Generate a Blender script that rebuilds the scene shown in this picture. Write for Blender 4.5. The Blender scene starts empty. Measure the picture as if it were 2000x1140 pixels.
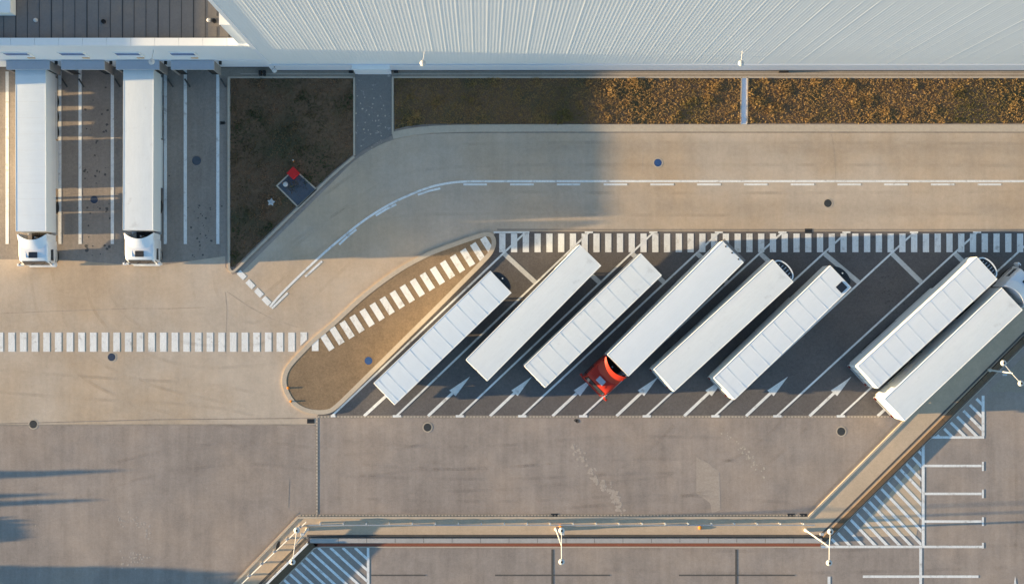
import bpy, bmesh, math, random
from mathutils import Vector, Matrix
R = math.radians
random.seed(7)
sc = bpy.context.scene
C = sc.collection

# ------------------------------------------------------------------ camera, sky, sun, exposure
H = 128.0            # drone height in metres
S = 22.7             # photograph pixels per metre on the ground
NX, NY = 941.0, 585.0  # nadir point in the 2000 x 1140 photograph
cam_d = bpy.data.cameras.new('camera')
cam = bpy.data.objects.new('camera', cam_d); C.objects.link(cam)
cam.location = (0, 0, H)
cam_d.sensor_width = 36.0
cam_d.lens = S * H / 2000.0 * 36.0
cam_d.shift_x = (1000 - NX) / 2000.0
cam_d.shift_y = (NY - 570) / 2000.0
cam_d.clip_start = 1.0; cam_d.clip_end = 1500.0
sc.camera = cam

ELEV = R(5.95); AZ = 0.036
w = bpy.data.worlds.new('World'); sc.world = w; w.use_nodes = True
nt = w.node_tree
sky = nt.nodes.new('ShaderNodeTexSky'); sky.sky_type = 'NISHITA'; sky.sun_disc = False
sky.sun_elevation = ELEV; sky.sun_rotation = math.atan2(-1, -AZ)
sky.air_density = 1.0; sky.dust_density = 0.0; sky.ozone_density = 2.05
nt.links.new(sky.outputs[0], nt.nodes['Background'].inputs[0])
nt.nodes['Background'].inputs[1].default_value = 0.115
sun_d = bpy.data.lights.new('sun', 'SUN'); sun_d.energy = 5.0; sun_d.angle = R(0.5)
sun_d.color = (1.0, 0.71, 0.365)
sun = bpy.data.objects.new('sun', sun_d); C.objects.link(sun)
sun.rotation_euler = Vector((math.cos(ELEV), AZ * math.cos(ELEV), -math.sin(ELEV))).to_track_quat('-Z', 'Y').to_euler()
sun.location = (-200, 0, 60)
sc.view_settings.view_transform = 'Standard'; sc.view_settings.look = 'None'
sc.view_settings.gamma = 1.0
sc.view_settings.exposure = 1.93

# ------------------------------------------------------------------ helpers
def G(px, py, z=0.0):
    k = (H - z) / H / S
    return ((px - NX) * k, -(py - NY) * k)
def GL(pts, z=0.0):
    return [G(x, y, z) for x, y in pts]

def tag(o, label=None, cat=None, group=None, kind=None):
    if label: o['label'] = label
    if cat: o['category'] = cat
    if group: o['group'] = group
    if kind: o['kind'] = kind
    return o
def thing(name, label, cat, loc=(0, 0, 0), rz=0.0, group=None):
    o = bpy.data.objects.new(name, None); C.objects.link(o)
    o.location = loc; o.rotation_euler = (0, 0, rz); o.empty_display_size = 0.3
    return tag(o, label, cat, group)
def link(name, me, parent=None, loc=None):
    o = bpy.data.objects.new(name, me); C.objects.link(o)
    if parent is not None: o.parent = parent
    if loc is not None: o.location = loc
    return o
def copy_tree(o, parent=None):
    c = o.copy(); C.objects.link(c)
    if parent is not None: c.parent = parent
    for ch in list(o.children): copy_tree(ch, c)
    return c

class MB:
    def __init__(s): s.v = []; s.f = []
    def poly(s, pts, z):
        n = len(s.v); s.v += [(p[0], p[1], z) for p in pts]
        a = sum(pts[i][0] * pts[(i + 1) % len(pts)][1] - pts[(i + 1) % len(pts)][0] * pts[i][1] for i in range(len(pts)))
        idx = list(range(n, n + len(pts)))
        s.f.append(idx if a > 0 else idx[::-1]); return s
    def prism(s, pts, z0, z1):
        a = sum(pts[i][0] * pts[(i + 1) % len(pts)][1] - pts[(i + 1) % len(pts)][0] * pts[i][1] for i in range(len(pts)))
        if a < 0: pts = pts[::-1]
        n = len(s.v); k = len(pts)
        s.v += [(p[0], p[1], z0) for p in pts] + [(p[0], p[1], z1) for p in pts]
        s.f.append(list(range(n + k - 1, n - 1, -1))); s.f.append(list(range(n + k, n + 2 * k)))
        for i in range(k):
            j = (i + 1) % k; s.f.append([n + i, n + j, n + k + j, n + k + i])
        return s
    def box(s, x0, x1, y0, y1, z0, z1):
        return s.prism([(x0, y0), (x1, y0), (x1, y1), (x0, y1)], z0, z1)
    def strip(s, pts, w, z, closed=False):
        L, Rr = offs(pts, w, closed); k = len(pts)
        for i in range(k if closed else k - 1):
            j = (i + 1) % k; s.poly([L[i], L[j], Rr[j], Rr[i]], z)
        return s
    def wall(s, pts, w, z0, z1, closed=False, off=0.0):
        # a kerb / wall: the strip along pts raised from z0 to z1, one continuous solid
        L, Rr = offs(pts, w, closed, off); k = len(pts); n = len(s.v)
        for i in range(k):
            s.v += [(L[i][0], L[i][1], z0), (L[i][0], L[i][1], z1), (Rr[i][0], Rr[i][1], z1), (Rr[i][0], Rr[i][1], z0)]
        for i in range(k if closed else k - 1):
            a = n + 4 * i; b = n + 4 * ((i + 1) % k)
            for e in range(3): s.f.append([a + e, b + e, b + e + 1, a + e + 1])
        if not closed:
            s.f.append([n, n + 1, n + 2, n + 3]); e = n + 4 * (k - 1); s.f.append([e + 3, e + 2, e + 1, e])
        return s
    def loft(s, secs, cap=True):
        n = len(s.v); k = len(secs[0])
        for q in secs: s.v += q
        for i in range(len(secs) - 1):
            for j in range(k):
                j2 = (j + 1) % k
                s.f.append([n + i * k + j, n + i * k + j2, n + (i + 1) * k + j2, n + (i + 1) * k + j])
        if cap:
            s.f.append(list(range(n, n + k))[::-1]); s.f.append(list(range(n + (len(secs) - 1) * k, n + len(secs) * k)))
        return s
    def tube(s, p0, p1, r0, r1=None, n=10):
        r1 = r0 if r1 is None else r1
        p0 = Vector(p0); p1 = Vector(p1); d = (p1 - p0).normalized()
        a = d.orthogonal().normalized(); b = d.cross(a)
        def ring(p, r): return [tuple(p + a * math.cos(2 * math.pi * i / n) * r + b * math.sin(2 * math.pi * i / n) * r) for i in range(n)]
        return s.loft([ring(p0, r0), ring(p1, r1)])
    def lathe(s, prof, n=16, c=(0, 0, 0)):
        return s.loft([[(c[0] + r * math.cos(2 * math.pi * i / n), c[1] + r * math.sin(2 * math.pi * i / n), c[2] + z) for i in range(n)] for r, z in prof])
    def quad(s, a, b, c, d):
        n = len(s.v); s.v += [tuple(a), tuple(b), tuple(c), tuple(d)]; s.f.append([n, n + 1, n + 2, n + 3]); return s
    def mesh(s, name, m, smooth=False, fix=False, bevel=0.0):
        me = bpy.data.meshes.new(name); me.from_pydata(s.v, [], s.f); me.materials.append(m)
        if fix or bevel:
            b = bmesh.new(); b.from_mesh(me)
            if fix: bmesh.ops.recalc_face_normals(b, faces=b.faces)
            if bevel: bmesh.ops.bevel(b, geom=[e for e in b.edges if len(e.link_faces) == 2 and e.calc_face_angle(0) > 0.6], offset=bevel, segments=2, affect='EDGES', profile=0.6)
            b.to_mesh(me); b.free()
        if smooth:
            for p in me.polygons: p.use_smooth = True
        me.update(); return me
    def build(s, name, m, parent=None, smooth=False, fix=False, bevel=0.0):
        return link(name, s.mesh(name, m, smooth, fix, bevel), parent)

def offs(pts, w, closed=False, off=0.0):
    L = []; Rr = []; k = len(pts)
    for i in range(k):
        p = Vector(pts[i])
        a = Vector(pts[i - 1]) if (closed or i > 0) else None
        b = Vector(pts[(i + 1) % k]) if (closed or i < k - 1) else None
        d1 = (p - a).normalized() if a is not None else (b - p).normalized()
        d2 = (b - p).normalized() if b is not None else d1
        n1 = Vector((-d1.y, d1.x)); n2 = Vector((-d2.y, d2.x)); n = (n1 + n2)
        n = n.normalized() if n.length > 1e-6 else n1
        m = 1.0 / max(0.4, n.dot(n1))
        L.append(tuple(p + n * m * (off + w / 2))); Rr.append(tuple(p + n * m * (off - w / 2)))
    return L, Rr
def smooth_line(pts, it=2, closed=False):
    for _ in range(it):
        q = []; k = len(pts)
        if not closed: q.append(pts[0])
        for i in range(k if closed else k - 1):
            a = pts[i]; b = pts[(i + 1) % k]
            q.append((a[0] * .75 + b[0] * .25, a[1] * .75 + b[1] * .25)); q.append((a[0] * .25 + b[0] * .75, a[1] * .25 + b[1] * .75))
        if not closed: q.append(pts[-1])
        pts = q
    return pts
def clip(poly, tri):
    a = sum(tri[i][0] * tri[(i + 1) % len(tri)][1] - tri[(i + 1) % len(tri)][0] * tri[i][1] for i in range(len(tri)))
    if a < 0: tri = tri[::-1]
    for i in range(len(tri)):
        p, q = tri[i], tri[(i + 1) % len(tri)]
        def side(v): return (q[0] - p[0]) * (v[1] - p[1]) - (q[1] - p[1]) * (v[0] - p[0])
        out = []
        for j in range(len(poly)):
            u, v = poly[j], poly[(j + 1) % len(poly)]; su, sv = side(u), side(v)
            if su >= 0: out.append(u)
            if su * sv < 0:
                t = su / (su - sv); out.append((u[0] + (v[0] - u[0]) * t, u[1] + (v[1] - u[1]) * t))
        poly = out
        if not poly: return []
    return poly
def inside(p, poly):
    c = False; n = len(poly)
    for i in range(n):
        a, b = poly[i], poly[i - 1]
        if (a[1] > p[1]) != (b[1] > p[1]) and p[0] < (b[0] - a[0]) * (p[1] - a[1]) / (b[1] - a[1]) + a[0]: c = not c
    return c

# ------------------------------------------------------------------ materials
def nodes_of(name):
    m = bpy.data.materials.new(name); m.use_nodes = True; t = m.node_tree
    return m, t, t.nodes['Principled BSDF']
def N(t, kind, **kw):
    n = t.nodes.new(kind)
    for k, v in kw.items():
        if k in n.inputs.keys(): n.inputs[k].default_value = v
        else: setattr(n, k, v)
    return n
def mathn(t, op, a, b=None, clampv=False):
    n = t.nodes.new('ShaderNodeMath'); n.operation = op; n.use_clamp = clampv
    for i, v in enumerate((a, b)):
        if v is None: continue
        if isinstance(v, (int, float)): n.inputs[i].default_value = v
        else: t.links.new(v, n.inputs[i])
    return n.outputs[0]
def noise(t, co, scale, detail=4, rough=0.6, stretch=None):
    if stretch:
        mp = N(t, 'ShaderNodeMapping'); mp.inputs['Scale'].default_value = stretch; t.links.new(co, mp.inputs[0]); co = mp.outputs[0]
    n = N(t, 'ShaderNodeTexNoise', Scale=scale, Detail=detail, Roughness=rough); t.links.new(co, n.inputs['Vector'])
    return n.outputs['Fac']
def vary(name, col, rough=0.8, layers=(), spots=None, bands=None, gain=1.0, metallic=0.0, bump=0.0, coat=0.0, tint=None, spec=0.3):
    """base colour * (1 + sum amount*(noise-.5)); spots: (scale, radius, amount) dark oil drips; light: pale wear"""
    m, t, b = nodes_of(name)
    co = N(t, 'ShaderNodeTexCoord').outputs['Object']
    val = None; last = None
    for (scale, amt, detail, st) in layers:
        nz = noise(t, co, scale, detail, 0.65, st); last = nz
        v = mathn(t, 'MULTIPLY', mathn(t, 'SUBTRACT', nz, 0.5), amt * gain)
        val = v if val is None else mathn(t, 'ADD', val, v)
    val = mathn(t, 'ADD', val, 1.0) if val is not None else None
    if spots:
        for (scale, rad, amt) in spots:
            vo = N(t, 'ShaderNodeTexVoronoi', Scale=scale); t.links.new(co, vo.inputs['Vector'])
            dist = mathn(t, 'ADD', vo.outputs['Distance'], mathn(t, 'MULTIPLY', noise(t, co, scale * 4, 3), 0.12))
            sel = N(t, 'ShaderNodeSeparateColor'); t.links.new(vo.outputs['Color'], sel.inputs[0])
            msk = mathn(t, 'MULTIPLY', mathn(t, 'SUBTRACT', 1.0, mathn(t, 'MULTIPLY', mathn(t, 'SUBTRACT', dist, rad), 25.0, ), True), mathn(t, 'GREATER_THAN', sel.outputs[0], 0.72))
            msk = mathn(t, 'MINIMUM', msk, 1.0)
            val = mathn(t, 'MULTIPLY', val, mathn(t, 'SUBTRACT', 1.0, mathn(t, 'MULTIPLY', msk, amt)))
    if bands:
        sx = N(t, 'ShaderNodeSeparateXYZ'); t.links.new(co, sx.inputs[0])
        for (yc, wd, amt, x0, x1) in bands:
            d = mathn(t, 'DIVIDE', mathn(t, 'SUBTRACT', sx.outputs[1], yc), wd)
            gg = mathn(t, 'POWER', 2.718, mathn(t, 'MULTIPLY', mathn(t, 'MULTIPLY', d, d), -1.0))
            xm = mathn(t, 'DIVIDE', mathn(t, 'SUBTRACT', sx.outputs[0], x0), x1 - x0, True)
            nz = mathn(t, 'ADD', 0.25, mathn(t, 'MULTIPLY', noise(t, co, 0.5, 5, 0.6, (.25, 1.5, 1)), 1.5))
            val = mathn(t, 'MULTIPLY', val, mathn(t, 'SUBTRACT', 1.0, mathn(t, 'MULTIPLY', mathn(t, 'MULTIPLY', gg, xm), mathn(t, 'MULTIPLY', nz, amt))))
    rgb = N(t, 'ShaderNodeRGB'); rgb.outputs[0].default_value = (*col, 1); out = rgb.outputs[0]
    if tint:
        (tcol, tscale, lo, hi) = tint
        mr = N(t, 'ShaderNodeMapRange'); mr.inputs['From Min'].default_value = lo; mr.inputs['From Max'].default_value = hi
        t.links.new(noise(t, co, tscale, 5, 0.6), mr.inputs['Value'])
        mx = N(t, 'ShaderNodeMix', data_type='RGBA'); t.links.new(mr.outputs[0], mx.inputs['Factor']); t.links.new(out, mx.inputs['A']); mx.inputs['B'].default_value = (*tcol, 1)
        out = mx.outputs['Result']
    if val is not None:
        vm = N(t, 'ShaderNodeVectorMath', operation='SCALE'); t.links.new(out, vm.inputs[0]); t.links.new(val, vm.inputs['Scale']); out = vm.outputs[0]
    t.links.new(out, b.inputs['Base Color'])
    b.inputs['Roughness'].default_value = rough; b.inputs['Metallic'].default_value = metallic
    b.inputs['Specular IOR Level'].default_value = spec
    if coat: b.inputs['Coat Weight'].default_value = coat
    if bump and last is not None:
        bp = N(t, 'ShaderNodeBump', Strength=bump, Distance=0.02); t.links.new(last, bp.inputs['Height']); t.links.new(bp.outputs[0], b.inputs['Normal'])
    return m

M = {}
M['asphalt'] = vary('asphalt', (.315, .270, .240), .9, [(.06, .38, 5, None), (.22, .25, 5, (1.5, .6, 1)), (.6, .26, 6, None), (1.0, .24, 5, (1.6, .10, 1)), (4.0, .20, 5, None), (11, .25, 3, None)], spots=[(.35, .035, .35), (.9, .05, .3)], tint=((.335, .272, .225), .12, .45, .7), gain=1.9)
M['bay'] = vary('bay_asphalt', (.132, .122, .120), .9, [(.08, .3, 5, None), (.6, .25, 6, None), (4.0, .35, 5, None), (11, .45, 3, None)], spots=[(.5, .06, .5), (.9, .05, .3)], gain=1.9)
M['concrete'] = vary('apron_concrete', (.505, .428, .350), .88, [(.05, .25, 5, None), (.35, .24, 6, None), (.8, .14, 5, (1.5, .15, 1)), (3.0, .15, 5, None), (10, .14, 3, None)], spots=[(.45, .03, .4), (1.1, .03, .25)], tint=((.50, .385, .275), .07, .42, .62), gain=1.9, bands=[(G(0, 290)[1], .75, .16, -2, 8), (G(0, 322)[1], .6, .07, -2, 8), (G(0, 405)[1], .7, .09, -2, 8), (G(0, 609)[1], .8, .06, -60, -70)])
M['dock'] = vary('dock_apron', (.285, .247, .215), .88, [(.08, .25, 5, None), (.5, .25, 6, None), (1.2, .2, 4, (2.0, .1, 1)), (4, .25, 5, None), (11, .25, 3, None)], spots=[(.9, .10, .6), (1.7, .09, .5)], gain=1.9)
M['island'] = vary('island_asphalt', (.25, .178, .112), .9, [(.15, .3, 5, None), (1.0, .3, 6, None), (5, .4, 5, None), (12, .4, 3, None)], spots=[(.8, .05, .4)], gain=1.9)
M['path'] = vary('path_asphalt', (.20, .19, .18), .9, [(.3, .3, 5, None), (3, .3, 5, None), (9, .5, 3, None)], tint=((.36, .33, .30), 2.2, .62, .68))
M['kerb'] = vary('kerb_concrete', (.50, .43, .345), .85, [(.4, .3, 5, None), (4, .35, 5, None), (12, .3, 3, None)])
M['gravel'] = vary('gravel_strip', (.34, .29, .235), .95, [(.4, .4, 5, None), (5, .5, 5, None), (14, .6, 3, None)])
M['pale'] = vary('pale_patch', (.43, .365, .31), .9, [(.5, .3, 5, None), (5, .5, 5, None), (12, .5, 3, None)])
M['patch'] = vary('patch_asphalt', (.395, .335, .285), .9, [(.5, .3, 5, None), (5, .5, 5, None), (12, .5, 3, None)])
M['verge'] = vary('verge_paving', (.54, .42, .30), .88, [(.2, .25, 5, None), (1, .3, 6, None), (6, .3, 5, None), (13, .3, 3, None)])
M['paint'] = vary('road_paint', (.78, .79, .78), .75, [(.25, .45, 5, None), (3, .4, 6, (2.5, .5, 1)), (9, .4, 4, None)], tint=((.38, .35, .32), 1.7, .56, .78))
M['paintworn'] = vary('worn_paint', (.60, .60, .58), .8, [(.5, .3, 5, None), (3, .5, 6, None), (9, .5, 4, None)])
M['tar'] = vary('tar_joint', (.10, .095, .09), .9, [(2, .6, 4, None)])
M['joint'] = vary('soft_joint', (.30, .26, .22), .9, [(.4, .6, 4, None), (3, .6, 4, None)])
M['faint'] = vary('faint_crack', (.40, .325, .26), .9, [(.4, .6, 4, None), (3, .8, 4, None)])
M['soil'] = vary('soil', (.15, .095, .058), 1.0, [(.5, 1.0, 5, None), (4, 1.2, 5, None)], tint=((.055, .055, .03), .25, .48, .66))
M['brownbed'] = vary('brown_bed', (.16, .11, .07), .95, [(.8, .5, 5, None), (6, .7, 4, None)])
M['redbed'] = vary('red_channel', (.27, .10, .065), .9, [(.8, .4, 5, None), (6, .4, 4, None)])
M['grass'] = vary('dry_grass', (.38, .245, .10), .9, [(.25, .6, 5, None), (1.5, .7, 4, None), (6, .5, 3, None)], tint=((.17, .145, .05), .2, .50, .66))
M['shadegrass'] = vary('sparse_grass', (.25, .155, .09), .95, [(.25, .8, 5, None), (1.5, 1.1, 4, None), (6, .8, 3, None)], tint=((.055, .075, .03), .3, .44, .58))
M['white'] = vary('white_box_paint', (.80, .82, .82), .38, [(.25, .08, 4, None), (1.2, .07, 5, (.4, 3, 1))], spec=.5)
M['roofwhite'] = vary('white_roof_sheet', (.77, .815, .85), .5, [(.2, .09, 4, None), (1.5, .10, 5, (.5, 2.5, 1)), (7, .06, 4, None)], spec=.4)
M['roofcream'] = vary('aged_roof_sheet', (.765, .80, .81), .55, [(.15, .16, 4, None), (1.5, .14, 5, (.5, 2.5, 1)), (5, .08, 4, None)], tint=((.60, .62, .62), .9, .62, .80), spec=.4)
M['roofcool'] = vary('cool_roof_sheet', (.75, .81, .855), .5, [(.2, .10, 4, None), (.8, .12, 5, (2.5, .4, 1)), (7, .06, 4, None)], spec=.4)
M['seam'] = vary('roof_seam_grey', (.71, .75, .78), .6, [(2, .5, 3, None)])
M['curtain'] = vary('grey_curtain', (.66, .68, .69), .6, [(1.5, .12, 4, None)])
M['cabwhite'] = vary('white_cab_paint', (.78, .80, .83), .35, [(.8, .08, 3, None), (3, .08, 4, (.3, 2, 1))], coat=.2, spec=.5)
M['cabred'] = vary('red_cab_paint', (.38, .026, .012), .42, [(.8, .15, 3, None)], spec=.3)
M['dark'] = vary('dark_chassis', (.035, .036, .04), .7, [(3, .6, 3, None)])
M['tyre'] = vary('tyre_rubber', (.025, .025, .026), .9, [(6, .4, 3, None)])
M['steel'] = vary('rim_steel', (.45, .46, .47), .4, [(5, .2, 3, None)], metallic=.7)
M['glass'] = vary('dark_glass', (.02, .025, .035), .08, [(1, .3, 2, None)], spec=.7)
M['blueglass'] = vary('blue_window', (.05, .13, .36), .12, [(1, .5, 2, None)], spec=.7)
M['taillight'] = vary('dark_red_lens', (.16, .012, .012), .3, [(4, .2, 3, None)])
M['orange'] = vary('orange_plastic', (.75, .27, .03), .5, [(4, .3, 3, None)])
M['red'] = vary('red_plastic', (.60, .02, .02), .5, [(5, .3, 3, None)])
M['lampwhite'] = vary('lamp_white', (.54, .55, .55), .4, [(5, .12, 3, None)])
M['galv'] = vary('galvanised_rail', (.45, .47, .50), .45, [(2, .25, 4, None)], metallic=.3)
M['wallclad'] = vary('grey_cladding', (.70, .755, .83), .5, [(.1, .08, 4, None), (.7, .06, 4, (3, .1, .2))])
M['plinth'] = vary('pale_plinth', (.66, .72, .82), .5, [(.2, .08, 4, None), (3, .1, 4, None)])
M['wallgrey'] = vary('grey_wall_concrete', (.40, .385, .37), .85, [(.4, .4, 4, None), (4, .4, 4, None)])
M['westwall'] = vary('dimmed_west_wall', (.16, .17, .19), .6, [(.2, .1, 3, None)])  # unseen west wall, darkened so it bounces less sun onto the dock roof
M['coping'] = vary('white_coping', (.80, .81, .80), .5, [(.3, .08, 4, None), (4, .08, 3, None)])
M['roofgrey'] = vary('grey_membrane', (.19, .18, .175), .9, [(.2, .3, 5, None), (1.2, .25, 5, None), (7, .3, 3, None)], tint=((.22, .19, .165), .3, .5, .7))
M['shelter'] = vary('dock_shelter', (.36, .40, .47), .7, [(.8, .2, 4, None), (5, .15, 3, None)])
M['shelterside'] = vary('dock_shelter_side', (.27, .25, .235), .8, [(.8, .2, 4, None)])
M['pad'] = vary('dark_pad', (.085, .10, .125), .6, [(1, .4, 5, None), (5, .4, 4, None)])
M['manhole'] = vary('cast_iron', (.045, .05, .055), .7, [(4, .6, 4, None)])
M['mandark'] = vary('slate_cover', (.035, .055, .10), .6, [(3, .5, 4, None)])
M['manblue'] = vary('blue_cover', (.03, .085, .24), .6, [(3, .5, 4, None)])
M['plaque'] = vary('tan_plaque', (.62, .40, .22), .6, [(4, .2, 3, None)])
M['bark'] = vary('bark', (.10, .075, .05), .95, [(3, .6, 4, None)])
M['leaf'] = vary('leaf', (.06, .09, .03), .8, [(1.2, .8, 4, None), (6, .5, 3, None)])

# ------------------------------------------------------------------ ground sheets
def sheet(name, pts, m, z, kind='structure'):
    o = MB().poly(pts, z).build(name, m); return tag(o, kind=kind)
BIG = 420
MB().poly([(-BIG, -BIG), (BIG, -BIG), (BIG, BIG), (-BIG, BIG)], 0).build('ground', M['asphalt'])['kind'] = 'structure'
# light concrete: road, plaza on the left
sheet('concrete_apron', GL([(-900, 829), (619, 829), (619, 812), (632, 812), (971, 452), (2900, 452), (2900, 258), (860, 258), (800, 262), (735, 285), (690, 315), (468, 536), (455, 536), (440, 522), (440, 300), (-900, 300)]), M['concrete'], .004)
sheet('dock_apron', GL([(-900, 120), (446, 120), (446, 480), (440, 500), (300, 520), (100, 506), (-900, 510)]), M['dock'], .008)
sheet('parking_bays', GL([(619, 812), (971, 452), (2900, 452), (2900, 560), (2330, 560), (2100, 560), (1757, 812)]), M['bay'], .005)
# pavement along the hall
sheet('pavement', GL([(428, 126), (2900, 126), (2900, 152), (428, 152)]), M['gravel'], .03)
mb = MB()
mb.wall(GL([(446, 151.5), (690, 151.5)]), .14, 0, .10); mb.wall(GL([(769, 151.5), (2900, 151.5)]), .14, 0, .10)
mb.wall(GL([(470, 144.5), (690, 144.5)]), .07, 0, .05); mb.wall(GL([(769, 144.5), (2900, 144.5)]), .07, 0, .05)
tag(mb.build('pavement_kerb', M['kerb'], fix=True), kind='structure')

# grass beds
road_edge = [(456, 529), (490, 495), (610, 378), (655, 336), (692, 304), (722, 284), (767, 264), (805, 255), (860, 250), (960, 249), (2900, 249)]
lawn1 = [(451, 154), (690, 154), (690, 302), (650, 334), (607, 375), (490, 489), (458, 521), (451, 521)]
lawn2 = [(770, 153), (1447, 153), (1446, 242), (880, 242), (830, 243), (795, 247), (771, 253)]
lawn3 = [(1461, 154), (2900, 154), (2900, 241), (1461, 241)]
for q in (lawn1, lawn2, lawn3): sheet('soil', GL(q), M['soil'], .05)
def grass(name, poly, m, dens, hgt, bl=1.0, seed=1, xmax=2120):
    rnd = random.Random(seed); P = GL([(min(x, xmax), y) for x, y in poly])
    x0 = min(p[0] for p in P); x1 = max(p[0] for p in P); y0 = min(p[1] for p in P); y1 = max(p[1] for p in P)
    mb = MB(); n = int((x1 - x0) * (y1 - y0) * dens)
    cl = [(rnd.uniform(x0, x1), rnd.uniform(y0, y1), rnd.uniform(.25, .9)) for _ in range(int((x1 - x0) * (y1 - y0) * .35))]
    grid = {}
    for c in cl: grid.setdefault((int(c[0]), int(c[1])), []).append(c)
    for _ in range(n):
        x, y = rnd.uniform(x0, x1), rnd.uniform(y0, y1)
        if not inside((x, y), P): continue
        k = 0.0
        for gx in (-1, 0, 1):
            for gy in (-1, 0, 1):
                for c in grid.get((int(x) + gx, int(y) + gy), ()):
                    d = math.hypot(x - c[0], y - c[1])
                    if d < c[2]: k = max(k, 1 - d / c[2])
        if rnd.random() > .62 + .6 * k: continue
        hh = hgt * rnd.uniform(.4, 1.0) * (.6 + k)
        for _b in range(rnd.randint(3, 5)):
            a = rnd.uniform(0, 2 * math.pi); wd = rnd.uniform(.012, .035) * bl; ln = hh * rnd.uniform(.3, 1.1)
            bx, by = x + rnd.uniform(-.06, .06), y + rnd.uniform(-.06, .06); ca, sa = math.cos(a), math.sin(a)
            i = len(mb.v)
            mb.v += [(bx - sa * wd, by + ca * wd, .05), (bx + sa * wd, by - ca * wd, .05), (bx + ca * ln + sa * wd * .5, by + sa * ln - ca * wd * .5, .05 + hh), (bx + ca * ln - sa * wd * .4, by + sa * ln + ca * wd * .4, .05 + hh)]
            mb.f.append([i, i + 1, i + 2, i + 3])
    return tag(mb.build(name, m), kind='stuff')
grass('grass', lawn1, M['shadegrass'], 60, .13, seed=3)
grass('grass', lawn2, M['grass'], 120, .14, .7, seed=4)
grass('grass', lawn3, M['grass'], 120, .14, .7, seed=5)
# kerbs round the beds
kb = MB()
kb.wall(GL(smooth_line([(447, 152), (447, 515), (448, 526), (453, 531), (460, 528), (490, 497), (610, 379), (655, 337), (692, 306)], 1)), .2, 0, .13)
kb.wall(GL(smooth_line([(767, 265), (805, 257), (860, 252), (960, 250.5), (1400, 250.5), (2900, 250.5)], 1)), .62, 0, .10)
kb.wall(GL([(692, 152), (692, 304)]), .16, 0, .12)
kb.wall(GL([(767, 150), (767, 262)]), .16, 0, .12)
kb.wall(GL([(1448, 152), (1446, 242)]), .1, 0, .1); kb.wall(GL([(1460, 152), (1459, 242)]), .1, 0, .1)
tag(kb.build('kerb', M['kerb'], fix=True), kind='structure')
gk = MB(); gk.strip(GL(smooth_line([(463, 532), (493, 500), (613, 383), (658, 341), (695, 310), (725, 290), (768, 270), (806, 262.5), (860, 259.5), (960, 258.5), (2900, 258.5)], 1)), .12, .012)
tag(gk.build('gutter', M['joint']), kind='structure')
sheet('path', GL([(693.5, 143), (765.5, 143), (765.5, 265), (735, 278), (710, 293), (693.5, 307)]), M['path'], .045)
sheet('drain_channel', GL([(1449, 152), (1459, 152), (1458, 248), (1447, 248)]), M['plinth'], .04)

# island
isl = [(850, 486), (900, 468), (938, 455), (955, 452), (966, 459), (970, 474), (965, 491), (955, 505), (900, 560), (850, 610), (700, 758), (655, 802), (640, 808), (618, 809), (592, 804), (570, 790), (556, 768), (550, 745), (555, 722), (567, 705), (590, 681), (612, 659), (650, 628), (707, 574), (775, 524), (825, 497)]
isl = smooth_line(isl, 2, True); ISL = GL(isl)
inL, inR = offs(ISL, .76, True, 0)
area = lambda P: abs(sum(P[i][0] * P[(i + 1) % len(P)][1] - P[(i + 1) % len(P)][0] * P[i][1] for i in range(len(P))))
inner = inL if area(inL) < area(inR) else inR
sheet('island', inner, M['island'], .15)
sgn = 1 if inner is inL else -1
tag(MB().wall(ISL, .38, 0, .165, True, sgn * .19).build('island_kerb', M['kerb'], fix=True), kind='structure')
# rows of pale setts (drain channels)
def setts(pts, pitch=.285, wl=.15, ww=.12, z=.02):
    mb = MB(); acc = 0.0
    for i in range(len(pts) - 1):
        a, b = Vector(pts[i]), Vector(pts[i + 1]); L = (b - a).length; d = (b - a) / L; n = Vector((-d.y, d.x)); s = acc
        while s < L:
            p = a + d * s; q = [p - d * wl / 2 - n * ww / 2, p + d * wl / 2 - n * ww / 2, p + d * wl / 2 + n * ww / 2, p - d * wl / 2 + n * ww / 2]
            mb.prism([tuple(v) for v in q], 0, z); s += pitch
        acc = s - L
    return mb
for pts in ([(622, 813.5), (1752, 813.5)], [(619, 816), (619, 1004)], [(586, 1006), (1575, 1006)]):
    tag(setts(GL(pts)).build('drain_channel', M['kerb']), kind='structure')
    tag(MB().strip(GL(pts), .24, .012).build('drain_bed', M['joint']), kind='structure')
ie = [(x + 0, y - 11) for x, y in [(958, 508), (900, 566), (850, 616), (700, 764), (660, 803)]]
tag(setts([(p[0] - .05, p[1] - .05) for p in GL(ie)], z=.156).build('drain_channel', M['kerb']), kind='structure')

# ------------------------------------------------------------------ painted markings
Z1 = .016
def rect(cx, cy, ux, uy, l, w):   # px centre, px unit axis along length
    vx, vy = -uy, ux
    return [(cx + ux * a * l / 2 + vx * b * w / 2, cy + uy * a * l / 2 + vy * b * w / 2) for a, b in ((-1, -1), (1, -1), (1, 1), (-1, 1))]
island_px = [(-1 * 0 + (p[0] * S + NX), -p[1] * S + NY) for p in ISL]
mb = MB()
for k in range(-6, 25):
    x = 16.2 + 22.78 * k; mb.poly(GL([(x, 649), (x + 12.9, 649), (x + 12.9, 686.5), (x, 686.5)]), Z1)
mb.poly(GL([(586.7, 648.5), (599.5, 648.5), (599.5, 663), (586.7, 675)]), Z1)
tag(mb.build('zebra_crossing', M['paint']), kind='structure')
mb = MB(); mb.poly(GL([(609.5, 672), (622.5, 657), (622.5, 685), (609.5, 685)]), .158)
u = Vector((75, 119)).normalized()
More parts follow.
